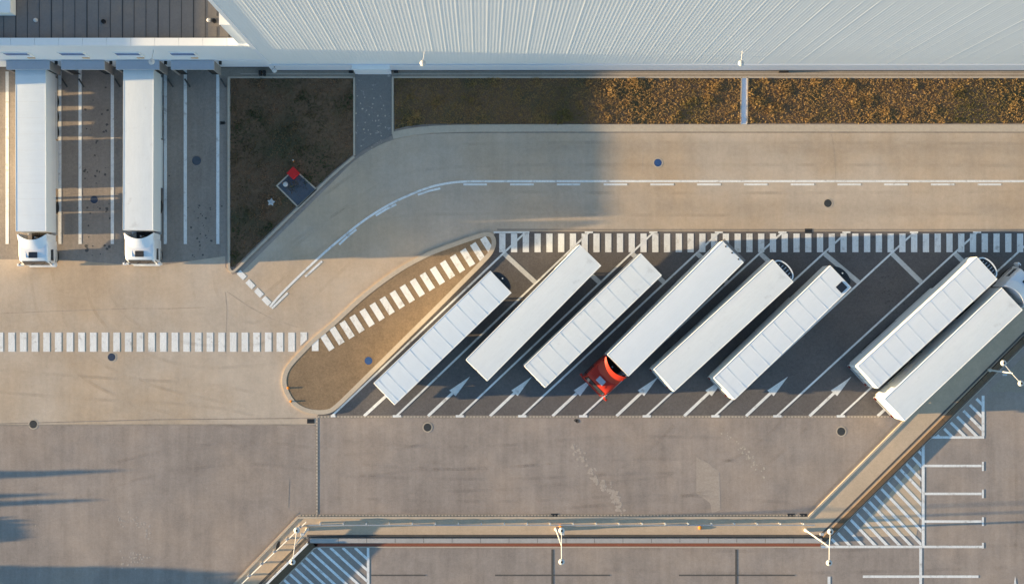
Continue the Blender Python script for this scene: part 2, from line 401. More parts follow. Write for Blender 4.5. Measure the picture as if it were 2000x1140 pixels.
for k in range(17):
    cx, cy = 638.8 + 313.7 * k / 16, 667 - 187.5 * k / 16
    q = rect(cx, cy, u.x, u.y, 36, 12.6)
    if k == 16: q = clip(q, [(900, 440), (965, 452), (966, 482), (955, 500), (900, 520)])
    mb.poly(GL(q), .158)
tag(mb.build('island_crossing', M['paint']), kind='structure')
mb = MB()
for k in range(0, 62):
    x = 975 + 22.98 * k; mb.poly(GL([(x, 456), (x + 12.2, 456), (x + 12.2, 492.5), (x, 492.5)]), Z1)
tag(mb.build('zebra_crossing', M['paint']), kind='structure')
bot = [649, 775, 898, 1020, 1139, 1263, 1397, 1518, 1642]
top = [1026, 1150, 1276, 1404, 1528, 1653, 1785, 1908, 2030]
mb = MB()
for b, t in zip(bot, top):
    mb.strip(GL([(b, 811), (t, 454)]), .165, Z1 + .004)
    if b > 660: mb.poly(GL([(b - 8, 810), (b + 8, 810), (b + 8, 814.5), (b - 8, 814.5)]), Z1 + .012)
    else: mb.poly(GL([(b - 3, 810), (b + 6, 810), (b + 6, 814), (b - 3, 814)]), Z1 + .012)
    mb.poly(GL([(t - 8, 452), (t + 8, 452), (t + 8, 455.4), (t - 8, 455.4)]), Z1 + .008)
mb.poly(GL([(964, 452), (1018, 452), (1018, 455.4), (964, 455.4)]), Z1 + .008)
mb.strip(GL([(2153 - 20, 454), (1790, 800)]), .165, Z1 + .004)
tag(mb.build('parking_lines', M['paint']), kind='structure')
mb = MB()
def on(b, t, y): return b + (t - b) * (812 - y) / 358.0
for i in range(len(bot) - 1):
    p0 = (on(bot[i], top[i], 494) + 1, 495.5); p1 = (on(bot[i + 1], top[i + 1], 553) - 1, 551)
    mb.strip(GL([p0, p1]), .40, Z1)
tag(mb.build('stop_bars', M['paintworn']), kind='structure')
ab = [711, 836, 957, 1079, 1204, 1336, 1457, 1581, 1714]
mb = MB()
for k, b in enumerate(ab):
    if k in (0, 8): mb.strip(GL([(b, 812), (b + 46, 770)]), .25, Z1); continue
    mb.strip(GL([(b, 812), (b + 48, 767)]), .24, Z1)
    mb.poly(GL([(b + 82, 735), (b + 41.5, 762), (b + 48, 767.5), (b + 54, 773)]), Z1)
tag(mb.build('direction_arrows', M['paint']), kind='structure')
cl = smooth_line([(527, 599), (552, 570), (620, 505), (662, 469), (700, 438), (738, 412), (780, 389), (837, 365.5), (875, 357.5), (905, 354.5), (960, 354), (2900, 354)], 2)
mb = MB().strip(GL(cl), .19, Z1)
for q in ([(531, 602), (562, 572)], [(596, 540), (613, 524.5), (629, 510)], [(662.5, 477.5), (679, 462), (696, 448)], [(734, 421), (753, 409.5), (774, 399)], [(816, 380.5), (838, 373), (860, 368)]):
    mb.strip(GL(q), .18, Z1)
for k in range(22):
    x = 905 + 91.3 * k; mb.strip(GL([(x, 360.3), (x + 46, 360.3)]), .17, Z1)
tag(mb.build('centre_line', M['paint']), kind='structure')
mb = MB()
for c in ((472, 537), (489, 555), (505.5, 571.5), (520.5, 587.5)): mb.poly(GL(rect(c[0], c[1], .70, .714, 17.5, 10.5)), Z1)
tag(mb.build('give_way_line', M['paint']), kind='structure')
mb = MB()
for x, y0 in ((14, 140), (117, 140), (156.5, 134), (219.5, 140), (323, 140), (362, 134), (425.5, 140), (-88, 140), (-190, 140)):
    mb.poly(GL([(x - 3.1, y0), (x + 3.1, y0), (x + 3.1, 476.5), (x - 3.1, 476.5)]), Z1 + .004)
tag(mb.build('dock_lines', M['paint']), kind='structure')
# car park markings
mb = MB()
for x0, x1, y in ((1806, 1917, 909), (1806, 1917, 963.5), (1806, 1917, 1017.5), (1603, 1918, 1067), (1685, 1911, 1125), (1818, 1922, 853.5)):
    mb.strip(GL([(x0, y), (x1, y)]), .21, Z1)
for x, y0, y1 in ((1803, 868, 1064.5), (1798, 1069.5, 1122.5), (1798, 1127.5, 1260), (1619, 1125, 1260), (1920, 772, 851)):
    mb.strip(GL([(x, y0), (x, y1)]), .25, Z1)
for x, y0, y1 in ((1919.5, 901, 919), (1919.5, 955, 972), (1919.5, 1009, 1026), (1919.5, 1059, 1070)):
    mb.strip(GL([(x, y0), (x, y1)]), .16, Z1 + .004)
mb.strip(GL([(719, 1067), (719, 1250)]), .22, Z1)
mb.poly(GL([(1982.5, 1124), (1976, 1165), (1989, 1165)]), Z1)
tag(mb.build('car_park_lines', M['paint']), kind='structure')
def hatch(starts, d, tri, w=5.4, L=400):
    mb = MB(); d = Vector(d).normalized()
    for s in starts:
        q = rect(s[0] + d.x * L / 2, s[1] + d.y * L / 2, d.x, d.y, L, w); q = clip(q, tri)
        if len(q) > 2: mb.poly(GL(q), Z1 + .002)
    return mb
z2 = lambda x, y: (1500 + x / 4, 855 + y / 4)
st = [z2(*p) for p in ((1170, 95), (1125, 145), (1075, 195), (1030, 240), (980, 290), (930, 340), (880, 390), (825, 440), (780, 485), (735, 530), (685, 580), (635, 625), (585, 675), (528, 722), (485, 775))]
tag(hatch(st, (1, 1.05), [(1799.5, 875), (1799.5, 1064), (1612, 1064)]).build('hatched_area', M['paint']), kind='structure')
z7 = lambda x, y: (1500 + x / 4, 570 + y / 4)
st = [z7(*p) for p in ((1610, 815), (1555, 858), (1505, 905), (1455, 950), (1405, 995), (1355, 1045), (1300, 1095))]
tag(hatch(st, (1, 1.0), [(1917, 769), (1917, 851), (1828, 851)]).build('hatched_area', M['paint']), kind='structure')
z4 = lambda x, y: (520 + x / 8.143, 1000 + y / 8.143)
st = [z4(*p) for p in ((1410, 560), (1215, 560), (1020, 560), (825, 560), (685, 600), (590, 685), (510, 760), (420, 850), (330, 935), (240, 1030), (150, 1110), (55, 1200), (-40, 1290))]
tag(hatch(st, (1, .91), [(716.5, 1068.5), (716.5, 1220), (455, 1220), (601, 1072), (606, 1068.5)], 5.0).build('hatched_area', M['paint']), kind='structure')
# dark joints, cracks
mb = MB()
for x in (1079, 1438): mb.strip(GL([(x, 1072), (x, 1260)]), .19, .010)
for x0, x1 in ((725, 831), (967, 1191), (1326, 1552)): mb.strip(GL([(x0, 1122.5), (x1, 1122.5)]), .12, .014)
tag(mb.build('pavement_joints', M['tar']), kind='structure')
mb = MB()
mb.strip(GL([(0, 827), (300, 819), (618, 816)]), .08, .010); mb.strip(GL([(-200, 830), (0, 830), (300, 829.5), (614, 829.5)]), .14, .012)
mb.strip(GL([(971, 448.5), (1200, 449), (2900, 449)]), .16, .010)
mb.strip(GL([(565, 935), (564, 960), (563, 990)]), .05, .006)
tag(mb.build('asphalt_seams', M['joint']), kind='structure')
mb = MB()
mb.strip(GL([(-100, 616), (0, 612), (70, 609), (120, 607), (200, 604.5), (260, 602), (330, 602.5), (400, 600)]), .06, .006)
mb.strip(GL([(440, 570), (443, 600), (441, 690)]), .06, .0065)
mb.strip(GL([(443, 569), (485, 598), (530, 622), (585, 640)]), .035, .007)
mb.strip(GL([(1253, 273), (1256, 290), (1255, 335)]), .035, .006); mb.strip(GL([(1624, 262), (1630, 300), (1632, 348)]), .03, .006)
tag(mb.build('hairline_cracks', M['faint']), kind='structure')
# pale repair patch, cement trails
sheet('asphalt_patch', GL([(1360, 892), (1385, 905), (1405, 921), (1407, 995), (1391, 1002), (1387, 982), (1374, 972), (1360, 964)]), M['patch'], .003)
rnd = random.Random(11); mb = MB()
def blob(x, y, r, z):
    k = rnd.randint(6, 9); a0 = rnd.uniform(0, 6)
    mb.poly(GL([(x + r * rnd.uniform(.55, 1.2) * math.cos(a0 + 6.283 * i / k), y + r * rnd.uniform(.55, 1.2) * math.sin(a0 + 6.283 * i / k)) for i in range(k)]), z)
def trail(pts, n, wd, r, zb=.003):
    for i in range(n):
        t = rnd.random() * (len(pts) - 1); a = int(t); f = t - a; x = pts[a][0] * (1 - f) + pts[a + 1][0] * f; y = pts[a][1] * (1 - f) + pts[a + 1][1] * f
        blob(x + rnd.gauss(0, wd), y + rnd.gauss(0, wd), r * rnd.uniform(.4, 1.2), zb + .00001 * len(mb.f))
trail([(1122, 865), (1140, 900), (1165, 940), (1190, 955), (1205, 975), (1212, 1000)], 120, 5, 3.6)
trail([(225, 1010), (270, 1020), (285, 1040)], 40, 8, 2.2); trail([(240, 1085), (280, 1095)], 25, 8, 2.4)
tag(mb.build('cement_trail', M['pale']), kind='structure')
mb = MB(); trail([(1410, 838), (1440, 860), (1455, 885), (1475, 900), (1500, 925)], 46, 6, 1.8, .003)
trail([(0, 1000), (250, 1020), (500, 900)], 8, 40, 1.3, .003); trail([(150, 520), (60, 560)], 5, 30, 1.6, .009)
trail([(730, 180), (730, 240), (725, 290)], 46, 14, 1.7, .047)
tag(mb.build('pale_debris', M['kerb']), kind='structure')
mb = MB(); rnd.seed(5)
for (xs, ys) in ((187, (190, 505)), (395, (400, 505)), (1740, (530, 600))):
    for _ in range(26): blob(xs + rnd.gauss(0, 12), rnd.uniform(*ys), rnd.uniform(.8, 2.8), .012 + .00003 * len(mb.f))
for _ in range(26): blob(rnd.choice((165, 208)) + rnd.gauss(0, 4), rnd.choice((340, 410, 480, 215, 250)) + rnd.gauss(0, 6), rnd.uniform(1.2, 4), .012 + .00003 * len(mb.f))
for p in ((435, 241), (438, 240), (431, 241)): blob(p[0], p[1], 4, .0125)
for p in ((1125, 820), (1128, 822)): blob(p[0], p[1], 4, .013)
tag(mb.build('oil_stains', M['tar']), kind='structure')

def rubber():
    m, t, b = nodes_of('tyre_rubber_marks'); b.inputs['Base Color'].default_value = (.05, .047, .045, 1); b.inputs['Roughness'].default_value = .9
    co = N(t, 'ShaderNodeTexCoord').outputs['Object']
    f = mathn(t, 'MULTIPLY', mathn(t, 'SUBTRACT', noise(t, co, .35, 5, .7), .45), .65, True)
    f = mathn(t, 'MULTIPLY', f, mathn(t, 'ADD', .4, noise(t, co, 5, 4, .7)))
    tr = t.nodes.new('ShaderNodeBsdfTransparent'); mx = t.nodes.new('ShaderNodeMixShader')
    t.links.new(f, mx.inputs[0]); t.links.new(tr.outputs[0], mx.inputs[1]); t.links.new(b.outputs[0], mx.inputs[2])
    t.links.new(mx.outputs[0], t.nodes['Material Output'].inputs['Surface']); return m
M['rubber'] = rubber(); mb = MB(); zz = .034
for pts in ([(187, 540), (200, 600), (260, 660), (380, 700), (520, 690)], [(395, 530), (400, 580), (440, 640), (520, 660), (600, 560), (700, 470)], [(-50, 740), (200, 760), (420, 770), (540, 800)],
            [(80, 530), (95, 620), (160, 720), (300, 780), (480, 815)], [(640, 880), (900, 900), (1200, 870), (1500, 880)], [(640, 950), (1000, 960), (1300, 940), (1550, 960)], [(940, 815), (900, 860), (800, 900), (660, 910)],
            [(1300, 815), (1240, 880), (1100, 930), (800, 940)], [(1560, 820), (1480, 900), (1350, 950), (1100, 970)], [(500, 560), (620, 460), (740, 400), (900, 395), (1300, 400), (2000, 396)], [(520, 500), (640, 400), (760, 320), (900, 300), (1400, 300), (2000, 302)],
            [(60, 980), (300, 900), (500, 880), (640, 900)], [(1180, 1090), (1500, 1100), (1990, 1085)], [(1960, 880), (1965, 980), (1960, 1100)]):
    q = smooth_line(GL(pts), 3)
    for o2 in (-.95, .95):
        Lq, Rq = offs(q, .26, False, o2); k0 = len(q)
        for i in range(k0 - 1): mb.poly([Lq[i], Lq[i + 1], Rq[i + 1], Rq[i]], zz)
        zz += .0006
tag(mb.build('tyre_marks', M['rubber']), kind='structure')

# ------------------------------------------------------------------ south verge, walls
verge = [(440, 1160), (583, 1012), (1578, 1012), (1770, 818), (2080, 505), (2110, 540), (1806, 850), (1608, 1047), (605, 1047), (492, 1160)]
sheet('verge', GL(verge), M['verge'], .10)
mb = MB()
mb.wall(GL([(440, 1158), (582, 1010), (1578, 1010), (1770, 817), (2080, 503)]), .17, 0, .15)
tag(mb.build('verge_kerb', M['kerb'], fix=True), kind='structure')
mb = MB().strip(GL([(432, 1156), (579, 1003), (583, 1001)]), .12, .012)
mb.strip(GL([(1573, 1003), (1764, 811)]), .12, .013)
tag(mb.build('verge_gutter', M['joint']), kind='structure')
# retaining wall: three runs, each a thing of its own
def run(name, label, a, b, hgt, wd, off_bed, bed_m, bed_w, m, joint=57.0, coping=True):
    o = thing(name, label, 'wall')
    A, B = Vector(G(*a)), Vector(G(*b)); d = (B - A).normalized(); L = (B - A).length; k = max(1, round(L * S / joint)); gap = .035
    mb = MB()
    for i in range(k):
        p = A + d * (L * i / k + gap / 2); q = A + d * (L * (i + 1) / k - gap / 2)
        mb.wall([tuple(p), tuple(q)], wd, 0, hgt)
    mb.build('panel', m, o, fix=True)
    MB().wall([tuple(A), tuple(B)], wd * .8, 0, hgt - .05).build('core', M['tar'], o, fix=True)
    return o
run('retaining_wall', 'low grey concrete wall with panel joints running straight along the verge above the car park', (606, 1054), (1604, 1054), .38, .38, 0, None, 0, M['wallgrey'])
run('retaining_wall', 'low white topped wall slanting down to the bottom edge beside the left hatched corner', (603, 1058), (500, 1160), .72, .16, 0, None, 0, M['coping'], 80)
run('retaining_wall', 'low brown topped wall slanting up to the right beside the hatched parking corner', (1608, 1053), (2075, 588), .22, .40, 0, None, 0, M['brownbed'])
mb = MB().strip(GL([(600, 1045.5), (1606, 1045.5)]), .22, .105); mb.strip(GL([(1603, 1043), (2066, 583)]), .16, .106); mb.strip(GL([(598, 1050), (492, 1155)]), .22, .105)
tag(mb.build('drain_slot', M['tar']), kind='structure')
sheet('red_channel', GL([(612, 1060.5), (1603, 1060.5), (1601, 1066.5), (616, 1066.5)]), M['redbed'], .02)
sheet('brown_bed', GL([(606, 1059), (622, 1062), (512, 1172), (500, 1162)]), M['brownbed'], .02)
tag(MB().wall(GL([(1604, 1067.5), (625, 1067.5), (614, 1070), (512, 1174)]), .10, 0, .05).build('bed_edging', M['kerb'], fix=True), kind='structure')
tag(MB().wall(GL([(1604, 1062), (1613, 1058), (2080, 596)]), .07, 0, .10).build('bed_edging', M['kerb'], fix=True), kind='structure')
sheet('pale_sheet', GL([(1680, 1030), (1740, 960), (1795, 900), (1800, 990), (1790, 1045), (1700, 1048)]), M['verge'], .006)  # one even paler tone over part of the hatched corner
sheet('gravel_lot', GL([(1930, 765), (2090, 605), (2300, 560), (2300, 768)]), M['gravel'], .006)

# guard rails
def guard(pts, label, n, t0=0.0):
    P = [Vector(p) for p in GL(pts)]; A, B = P; d = (B - A).normalized(); nrm = Vector((-d.y, d.x)); L = (B - A).length
    o = thing('guard_rail', label, 'guard rail', (A.x, A.y, .1), math.atan2(d.y, d.x))
    prof = [(-.03, .48), (.03, .52), (-.01, .58), (-.01, .63), (.03, .69), (-.03, .74)]
    sec = lambda x: [(x, y, z) for y, z in prof] + [(x, y - .02, z) for y, z in prof[::-1]]
    MB().loft([sec(0), sec(L)]).build('rail', M['galv'], o, fix=True)
    me = MB().box(-.05, .05, -.07, .07, 0, .8).mesh('post', M['lampwhite'], fix=True)
    for i in range(n): link('post', me, o, (L * (i + .5) / n, .10, 0))
    return o
guard([(605, 1022), (1588, 1022)], 'long white guard rail on posts along the straight verge', 22)
guard([(452, 1158), (600, 1016)], 'short guard rail slanting down to the bottom edge on the left verge', 6)

# ------------------------------------------------------------------ covers, grates, little things
def manhole(px, py, r, m, label, z=.009, cm='kerb'):
    x, y = G(px, py); o = thing('manhole_cover', label, 'manhole cover', (x, y, z), 0, 'manhole covers'); o.scale = (1, 1, .35)
    MB().lathe([(r + .11, 0), (r + .11, .006), (r + .02, .008), (r + .02, 0)], 24).build('collar', M[cm], o, fix=True)
    mb = MB().lathe([(r, .0), (r, .010), (r * .86, .010), (r * .84, .004), (r * .8, .012), (.01, .014)], 24)
    for k in range(6):
        a = k * math.pi / 3; mb.box(-r * .06 + r * .45 * math.cos(a), r * .06 + r * .45 * math.cos(a), -r * .06 + r * .45 * math.sin(a), r * .06 + r * .45 * math.sin(a), .012, .022)
    mb.build('cover', m, o, fix=True)
for a in ((65, 828, .33, M['manhole'], 'dark manhole cover on the seam at the far left of the yard'),
          (218, 697, .32, M['mandark'], 'blue grey manhole cover just below the left zebra crossing'),
          (384, 314, .38, M['pad'], 'large dark manhole cover in the empty dock lane', .012, 'dock'),
          (184, 390, .32, M['mandark'], 'dark blue manhole cover between the two docked lorries', .012, 'dock'),
          (835, 834, .33, M['manhole'], 'black manhole cover with pale collar below the first parked trailer'),
          (1285, 318, .32, M['manblue'], 'bright blue manhole cover on the sunlit upper road'),
          (1617, 397, .32, M['manhole'], 'black manhole cover on the road above the long zebra crossing'),
          (1643, 842, .34, M['manhole'], 'black manhole cover with pale collar below the rightmost trailers')): manhole(*a)
manhole(720, 704, .33, M['manblue'], 'plain blue cover on the golden traffic island', .152, 'island')
def grate(px, py, label):
    x, y = G(px, py); o = thing('drain_grate', label, 'drain grate', (x, y, .014), 0, 'drain grates'); o.scale = (1, 1, .35)
    MB().box(-.32, .32, -.2, .2, 0, .012).build('frame', M['manhole'], o, fix=True)
    mb = MB()
    for k in range(8): mb.box(-.27 + k * .07, -.24 + k * .07, -.16, .16, .012, .022)
    mb.build('bars', M['tyre'], o, fix=True)
for a in ((607, 822, 'black drain grate at the lower tip of the traffic island'), (1083, 1006.5, 'black drain grate at the verge above the middle lamp post'),
          (1545, 1006.5, 'left one of two neighbouring drain grates near the right lamp post'), (1569, 1006.5, 'right one of two neighbouring drain grates near the right lamp post'),
          (1579, 451, 'black drain grate at the upper edge of the long zebra crossing')): grate(*a)
# dark pad with hydrant gear in the left lawn
sheet('equipment_pad', GL([(541, 363), (575, 331), (618, 370), (582, 404)]), M['pad'], .09)
tag(MB().wall(GL([(541, 363), (575, 331), (618, 370), (582, 404)]), .12, 0, .13, True).build('pad_edging', M['kerb'], fix=True), kind='structure')
x, y = G(572.5, 338, .8); o = thing('equipment_box', 'red box at the top corner of the dark pad on the lawn', 'box', (x, y, .09), R(45))
MB().box(-.36, .36, -.36, .36, 0, .62).build('body', M['red'], o, fix=True, bevel=.03); MB().box(-.40, .40, -.40, .40, .625, .70).build('lid', M['red'], o, fix=True, bevel=.02)
x, y = G(559.5, 361); o = thing('hydrant', 'white domed post standing on the dark pad beside the red box', 'hydrant', (x, y, .09))
MB().lathe([(.12, 0), (.12, .5), (.2, .52), (.22, .62), (.15, .74), (.03, .79)], 14).build('body', M['lampwhite'], o, True, fix=True); MB().tube((-.25, .1, .45), (-.05, .05, .45), .07).build('nozzle', M['orange'], o, fix=True)
x, y = G(574, 316); o = thing('marker_post', 'thin orange marker post in the grass above the red box', 'post', (x, y, .05))
MB().tube((0, 0, 0), (.03, .05, .7), .05).build('post', M['orange'], o, fix=True); MB().tube((.03, .05, .705), (.036, .06, .85), .055).build('tip', M['lampwhite'], o, fix=True)
x, y = G(530, 395); o = thing('concrete_cover', 'white star shaped cover lying on the dark lawn', 'cover', (x, y, .05), R(10))
P = []
for k in range(10): P.append(((.36 if k % 2 == 0 else .2) * math.cos(k * math.pi / 5), (.36 if k % 2 == 0 else .2) * math.sin(k * math.pi / 5)))
MB().prism(P, 0, .14).build('slab', M['lampwhite'], o, fix=True, bevel=.02); MB().lathe([(.13, .141), (.13, .17), (.04, .19)], 12).build('lid', M['galv'], o, fix=True)
for px, py, lab in ((563, 757, 'upper of two small orange bollards at the round end of the island'), (568.5, 783, 'lower of two small orange bollards at the round end of the island')):
    x, y = G(px, py); o = thing('bollard', lab, 'bollard', (x, y, .15), 0, 'orange bollards'); o.scale = (1.3, 1.3, .4)
    MB().lathe([(.09, 0), (.09, .04), (.055, .06), (.05, .30), (.03, .33)], 12).build('post', M['orange'], o, fix=True); MB().lathe([(.0525, .2), (.0525, .26)], 12).build('band', M['lampwhite'], o, fix=True)
x, y = G(545, 1063); o = thing('verge_sign', 'black oval board leaning by the slanting guard rail', 'sign', (x, y, .1), R(75))
MB().loft([[(.45 * math.cos(a) , .09 * math.sin(a) * 1.6, z) for a in [2 * math.pi * i / 14 for i in range(14)]] for z in (.55, .62)]).build('board', M['tyre'], o, fix=True); MB().tube((0, 0, 0), (0, 0, .55), .04).build('post', M['galv'], o, fix=True)
for px, py, lab in ((1095, 1026, 'orange marker block on the verge by the middle lamp post'), (1367, 1029.5, 'tiny orange marker block alone on the verge by the guard rail')):
    x, y = G(px, py); o = MB().lathe([(.16, 0), (.14, .1), (.05, .14)], 8).build('marker_block', M['orange'], fix=True); o.location = (x, y, .1); tag(o, lab, 'marker', 'orange markers')

# ------------------------------------------------------------------ lamp posts
def lamp(px, py, hgt, adir, alen, label, z0=.1, flood=(.3, .3)):
    x, y = G(px, py); o = thing('street_lamp', label, 'street lamp', (x, y, z0), 0, 'lamp posts along the verge')
    MB().lathe([(.17, 0), (.15, .35), (.085, .45), (.045, hgt - .25), (.04, hgt - .02)], 12).build('pole', M['lampwhite'], o, True, fix=True)
    a = Vector(adir).normalized(); h = hgt - .25
    for sg in (1, -1):
        e = Vector((a.x * alen * sg, a.y * alen * sg, h + .12)); s0 = Vector((a.x * .05 * sg, a.y * .05 * sg, h))
        MB().tube(s0, e - Vector((a.x, a.y, 0)) * sg * .2, .036, .032).build('arm', M['lampwhite'], o, fix=True)
        hd = MB().lathe([(.10, -.06), (.22, -.05), (.255, .0), (.19, .09), (.11, .12), (.09, .15), (.02, .16)], 18).build('lamp_head', M['lampwhite'], o, True, fix=True); hd.location = e
        cp = MB().lathe([(.09, .162), (.10, .19), (.03, .21)], 10).build('sensor', M['dark'], hd, fix=True)
    fx = MB().box(-.16, .16, -.10, .10, -.12, .12).build('floodlight', M['lampwhite'], o, fix=True, bevel=.03); fx.location = (flood[0], flood[1], hgt * .5)
lamp(1086, 1032, 9, (.0, 1), 1.25, 'white double headed lamp post at the middle of the verge')
lamp(601, 1032, 9, (.14, 1), 1.27, 'white double headed lamp post on the left corner of the verge', flood=(.1, .25))
lamp(1573, 1034, 9, (.04, 1), 1.25, 'white double headed lamp post at the right corner beside the hatched triangle', flood=(.35, .35))
lamp(1931, 722, 5.7, (-.65, .76), 1.1, 'short double headed lamp post by the slanting wall at the right edge', flood=(.35, -.25))

# ------------------------------------------------------------------ buildings
YD = G(0, 134)[1]; YW = G(0, 137)[1]; XC = G(532, 0)[0]; XL = G(-150, 0)[0]
b = thing('dock_building', 'grey loading dock building with flat dark roof and white coping above the docked lorries', 'building', (0, 0, 0))
ZR = 11.25; ZP = 11.8
def ribbed(x0, x1, y, z0, z1, pitch, dep):
    mb = MB(); n = int((x1 - x0) / pitch)
    xs = []
    for i in range(n + 1):
        X = x0 + i * pitch
        xs += [(X, y), (X + pitch * .30, y - dep), (X + pitch * .5, y - dep), (X + pitch * .8, y)]
    xs = [p for p in xs if p[0] <= x1]
    for i in range(len(xs) - 1):
        a, c = xs[i], xs[i + 1]; mb.quad((a[0], a[1], z0), (c[0], c[1], z0), (c[0], c[1], z1), (a[0], a[1], z1))
    return mb
ribbed(XL, XC, YD - .012, 4.62, ZP - .03, .30, .004).build('cladding', M['wallclad'], b)
MB().box(XL, XC - .02, YD, YD + .3, 1.15, ZP - .04).build('wall', M['wallclad'], b, fix=True)
MB().box(XL, XC - .02, YD - .05, YD - .003, 1.2, 4.6).build('lower_band', M['plinth'], b, fix=True)
MB().box(XL, XC - .02, YD + .06, YD + .4, 0, 1.15).build('dock_base', M['tar'], b, fix=True)
mb = MB(); k = 16
for i in range(k):
    x0 = XL + (XC - .02 - XL) * i / k; x1 = XL + (XC - .02 - XL) * (i + 1) / k
    mb.box(x0 + .01, x1 - .01, YD - .06, YD + .55, ZP - .03, ZP + .02)
mb.build('coping', M['coping'], b, fix=True)
MB().box(XL, XC - .02, YD + .55, 62, ZR - .5, ZR).build('roof', M['roofgrey'], b, fix=True)
mb = MB(); x = XL + .3; i = 0
while x < XC - .2:
    mb.box(x, x + (.035 if i % 3 else .075), YD + .56, 61.9, ZR, ZR + .02); x += .93; i += 1
mb.build('roof_seams', M['manhole'], b, fix=True)
# off the left edge the building is taller and steps forward
YS = G(0, 186)[1]
wing = MB().box(XL - 34, XL - .02, YS, 62, 0, 13.95).build('wing', M['wallclad'], b, fix=True)
MB().box(XL - 34.05, XL + .03, YS - .05, 62.05, 13.96, 14.0).build('wing_coping', M['coping'], b, fix=True)
# roof box, vents
bx, by = G(9, 5, 12.4)
MB().box(bx - 8, bx + .52, by - .83, by + 4, ZR, 12.6).build('roof_box', M['coping'], b, fix=True, bevel=.03)
for px, py, white in ((70, 40, 1), (203, 43, 0), (419, 42, 0), (408, 40, 1)):
    vx, vy = G(px, py, ZR)
    v = MB().lathe([(.17, 0), (.16, .12), (.12, .16), (.11, .3), (.04, .34)] if white else [(.17, 0), (.17, .26), (.13, .27), (.12, .22)], 14).build('roof_vent', M['lampwhite'] if white else M['tyre'], b, fix=True); v.location = (vx, vy, ZR + .005)
    if not white: MB().box(-.40, .40, -.40, .40, .0, .02).build('base_plate', M['roofgrey'], v, fix=True)
# windows, shelters
for i, px in enumerate((12, 120, 228, 335)):
    wx = G(px, 0, 7.5)[0]
    wdw = MB().box(wx - .05, wx + 2.05, YD - .10, YD - .02, 6.45, 8.55).build('window', M['coping'], b, fix=True)
    MB().box(wx + .05, wx + 1.95, YD - .115, YD - .101, 7.55, 8.45).build('pane', M['blueglass'], wdw, fix=True)
    MB().box(wx + .05, wx + 1.95, YD - .115, YD - .101, 6.55, 7.5).build('blind', M['plinth'], wdw, fix=True)
    MB().box(wx + 1.3, wx + 1.85, YD - .10, YD - .03, 5.75, 6.2).build('plaque', M['plaque'], b, fix=True)
    sx0 = G(12 + i * 107.2, 0, 4.7)[0]; sx1 = sx0 + 3.58; YF = G(0, 152.5)[1]
    sh = MB().box(sx0, sx1, YF, YD - .055, 4.45, 4.72).build('dock_shelter', M['shelter'], b, fix=True, bevel=.03)
    for xx in (sx0 + .02, sx1 - .14): MB().box(xx, xx + .12, YF + .02, YD - .06, 1.25, 4.448).build('side_wall', M['shelterside'], sh, fix=True)
    MB().box(sx0 + .15, sx1 - .15, YF + .30, YF + .34, 3.75, 4.448).build('head_curtain', M['tyre'], sh, fix=True)
    MB().box(sx0 + .15, sx1 - .15, YD - .10, YD - .06, 1.3, 4.4).build('door', M['galv'], sh, fix=True)
    for xx in (sx0 + .15, sx1 - .75): MB().box(xx, xx + .6, YF + .1, YF + .13, 1.3, 4.3).build('side_curtain', M['tyre'], sh, fix=True)
    dl = MB().tube((0, 0, 0), (0, -.28, 0), .13).build('signal_lamp', M['tyre'], b, fix=True); dl.location = (sx1 + .45, YD - .06, 4.3)
    for sg in (-1, 1):
        cxx = (sx0 + sx1) / 2 + sg * 1.55
        MB().tube((cxx, YF - .1, .15), (cxx + .45, YF - .8, .15), .07).build('wheel_guide', M['tar'], b, fix=True)
def wall_lamp(px, parent, y, z=9.6):
    x = G(px, 0, z)[0]
    l = MB().tube((x + .12, y, z), (x, y - .85, z + .15), .03).build('wall_lamp', M['lampwhite'], parent, fix=True)
    h = MB().lathe([(.10, -.05), (.23, -.04), (.25, .0), (.18, .08), (.03, .13)], 16).build('lamp_head', M['lampwhite'], l, True, fix=True); h.location = (x, y - .95, z + .15)
    MB().lathe([(.07, .132), (.06, .15)], 8).build('sensor', M['galv'], l, fix=True).location = (x, y - .95, z + .15)
wall_lamp(297, b, YD - .03)

hall = thing('warehouse', 'tall white ribbed warehouse hall filling the top of the picture', 'building', (0, 0, 0))
XE = 95.0; ZT = 36.0
# shallow vertical ribs with a prouder seam at every panel joint
mb = MB(); xs = []; X = XC; i = 0
while X < XE:
    dep = random.uniform(.0022, .0040) if i % 4 else random.uniform(.0042, .0078)
    xs += [(X, 0), (X + .07, -dep), (X + .11, -dep), (X + .21, 0)]; X += .27 + (random.random() - .5) * .02; i += 1
for i in range(len(xs) - 1):
    a, c = xs[i], xs[i + 1]
    mb.quad((a[0], YW + a[1], 3.25), (c[0], YW + c[1], 3.25), (c[0], YW + c[1], ZT), (a[0], YW + a[1], ZT))
mb.build('facade', M['wallclad'], hall)
MB().box(XC, XE, YW + .02, 64, 0, ZT).build('hall_body', M['westwall'], hall, fix=True)
MB().box(XC + .02, XE, YW - .07, YW + .018, 0, 3.2).build('plinth', M['plinth'], hall, fix=True)
MB().box(XC + .03, XE, YW - .10, YW - .071, 0, .35).build('plinth_flashing', M['tar'], hall, fix=True)
MB().box(XC - .03, XC + .28, YW - .05, YW + .3, 0, ZT + .01).build('corner_trim', M['plinth'], hall, fix=True)
MB().box(XC - 1.0, XC - .035, YD + .08, YD + 1.2, 1.2, 20.0).build('corner_shaft', M['wallclad'], hall, fix=True)
MB().box(XC - 1.04, XC - .032, YD + .05, YD + 1.25, 20.0, 20.12).build('shaft_cap', M['coping'], hall, fix=True)
px0 = G(694.5, 0)[0]; px1 = G(764.5, 0)[0]; yf = G(0, 145)[1]
p = MB().box(px0, px1, yf, YW - .071, 0, 2.9).build('door_porch', M['plinth'], hall, fix=True)
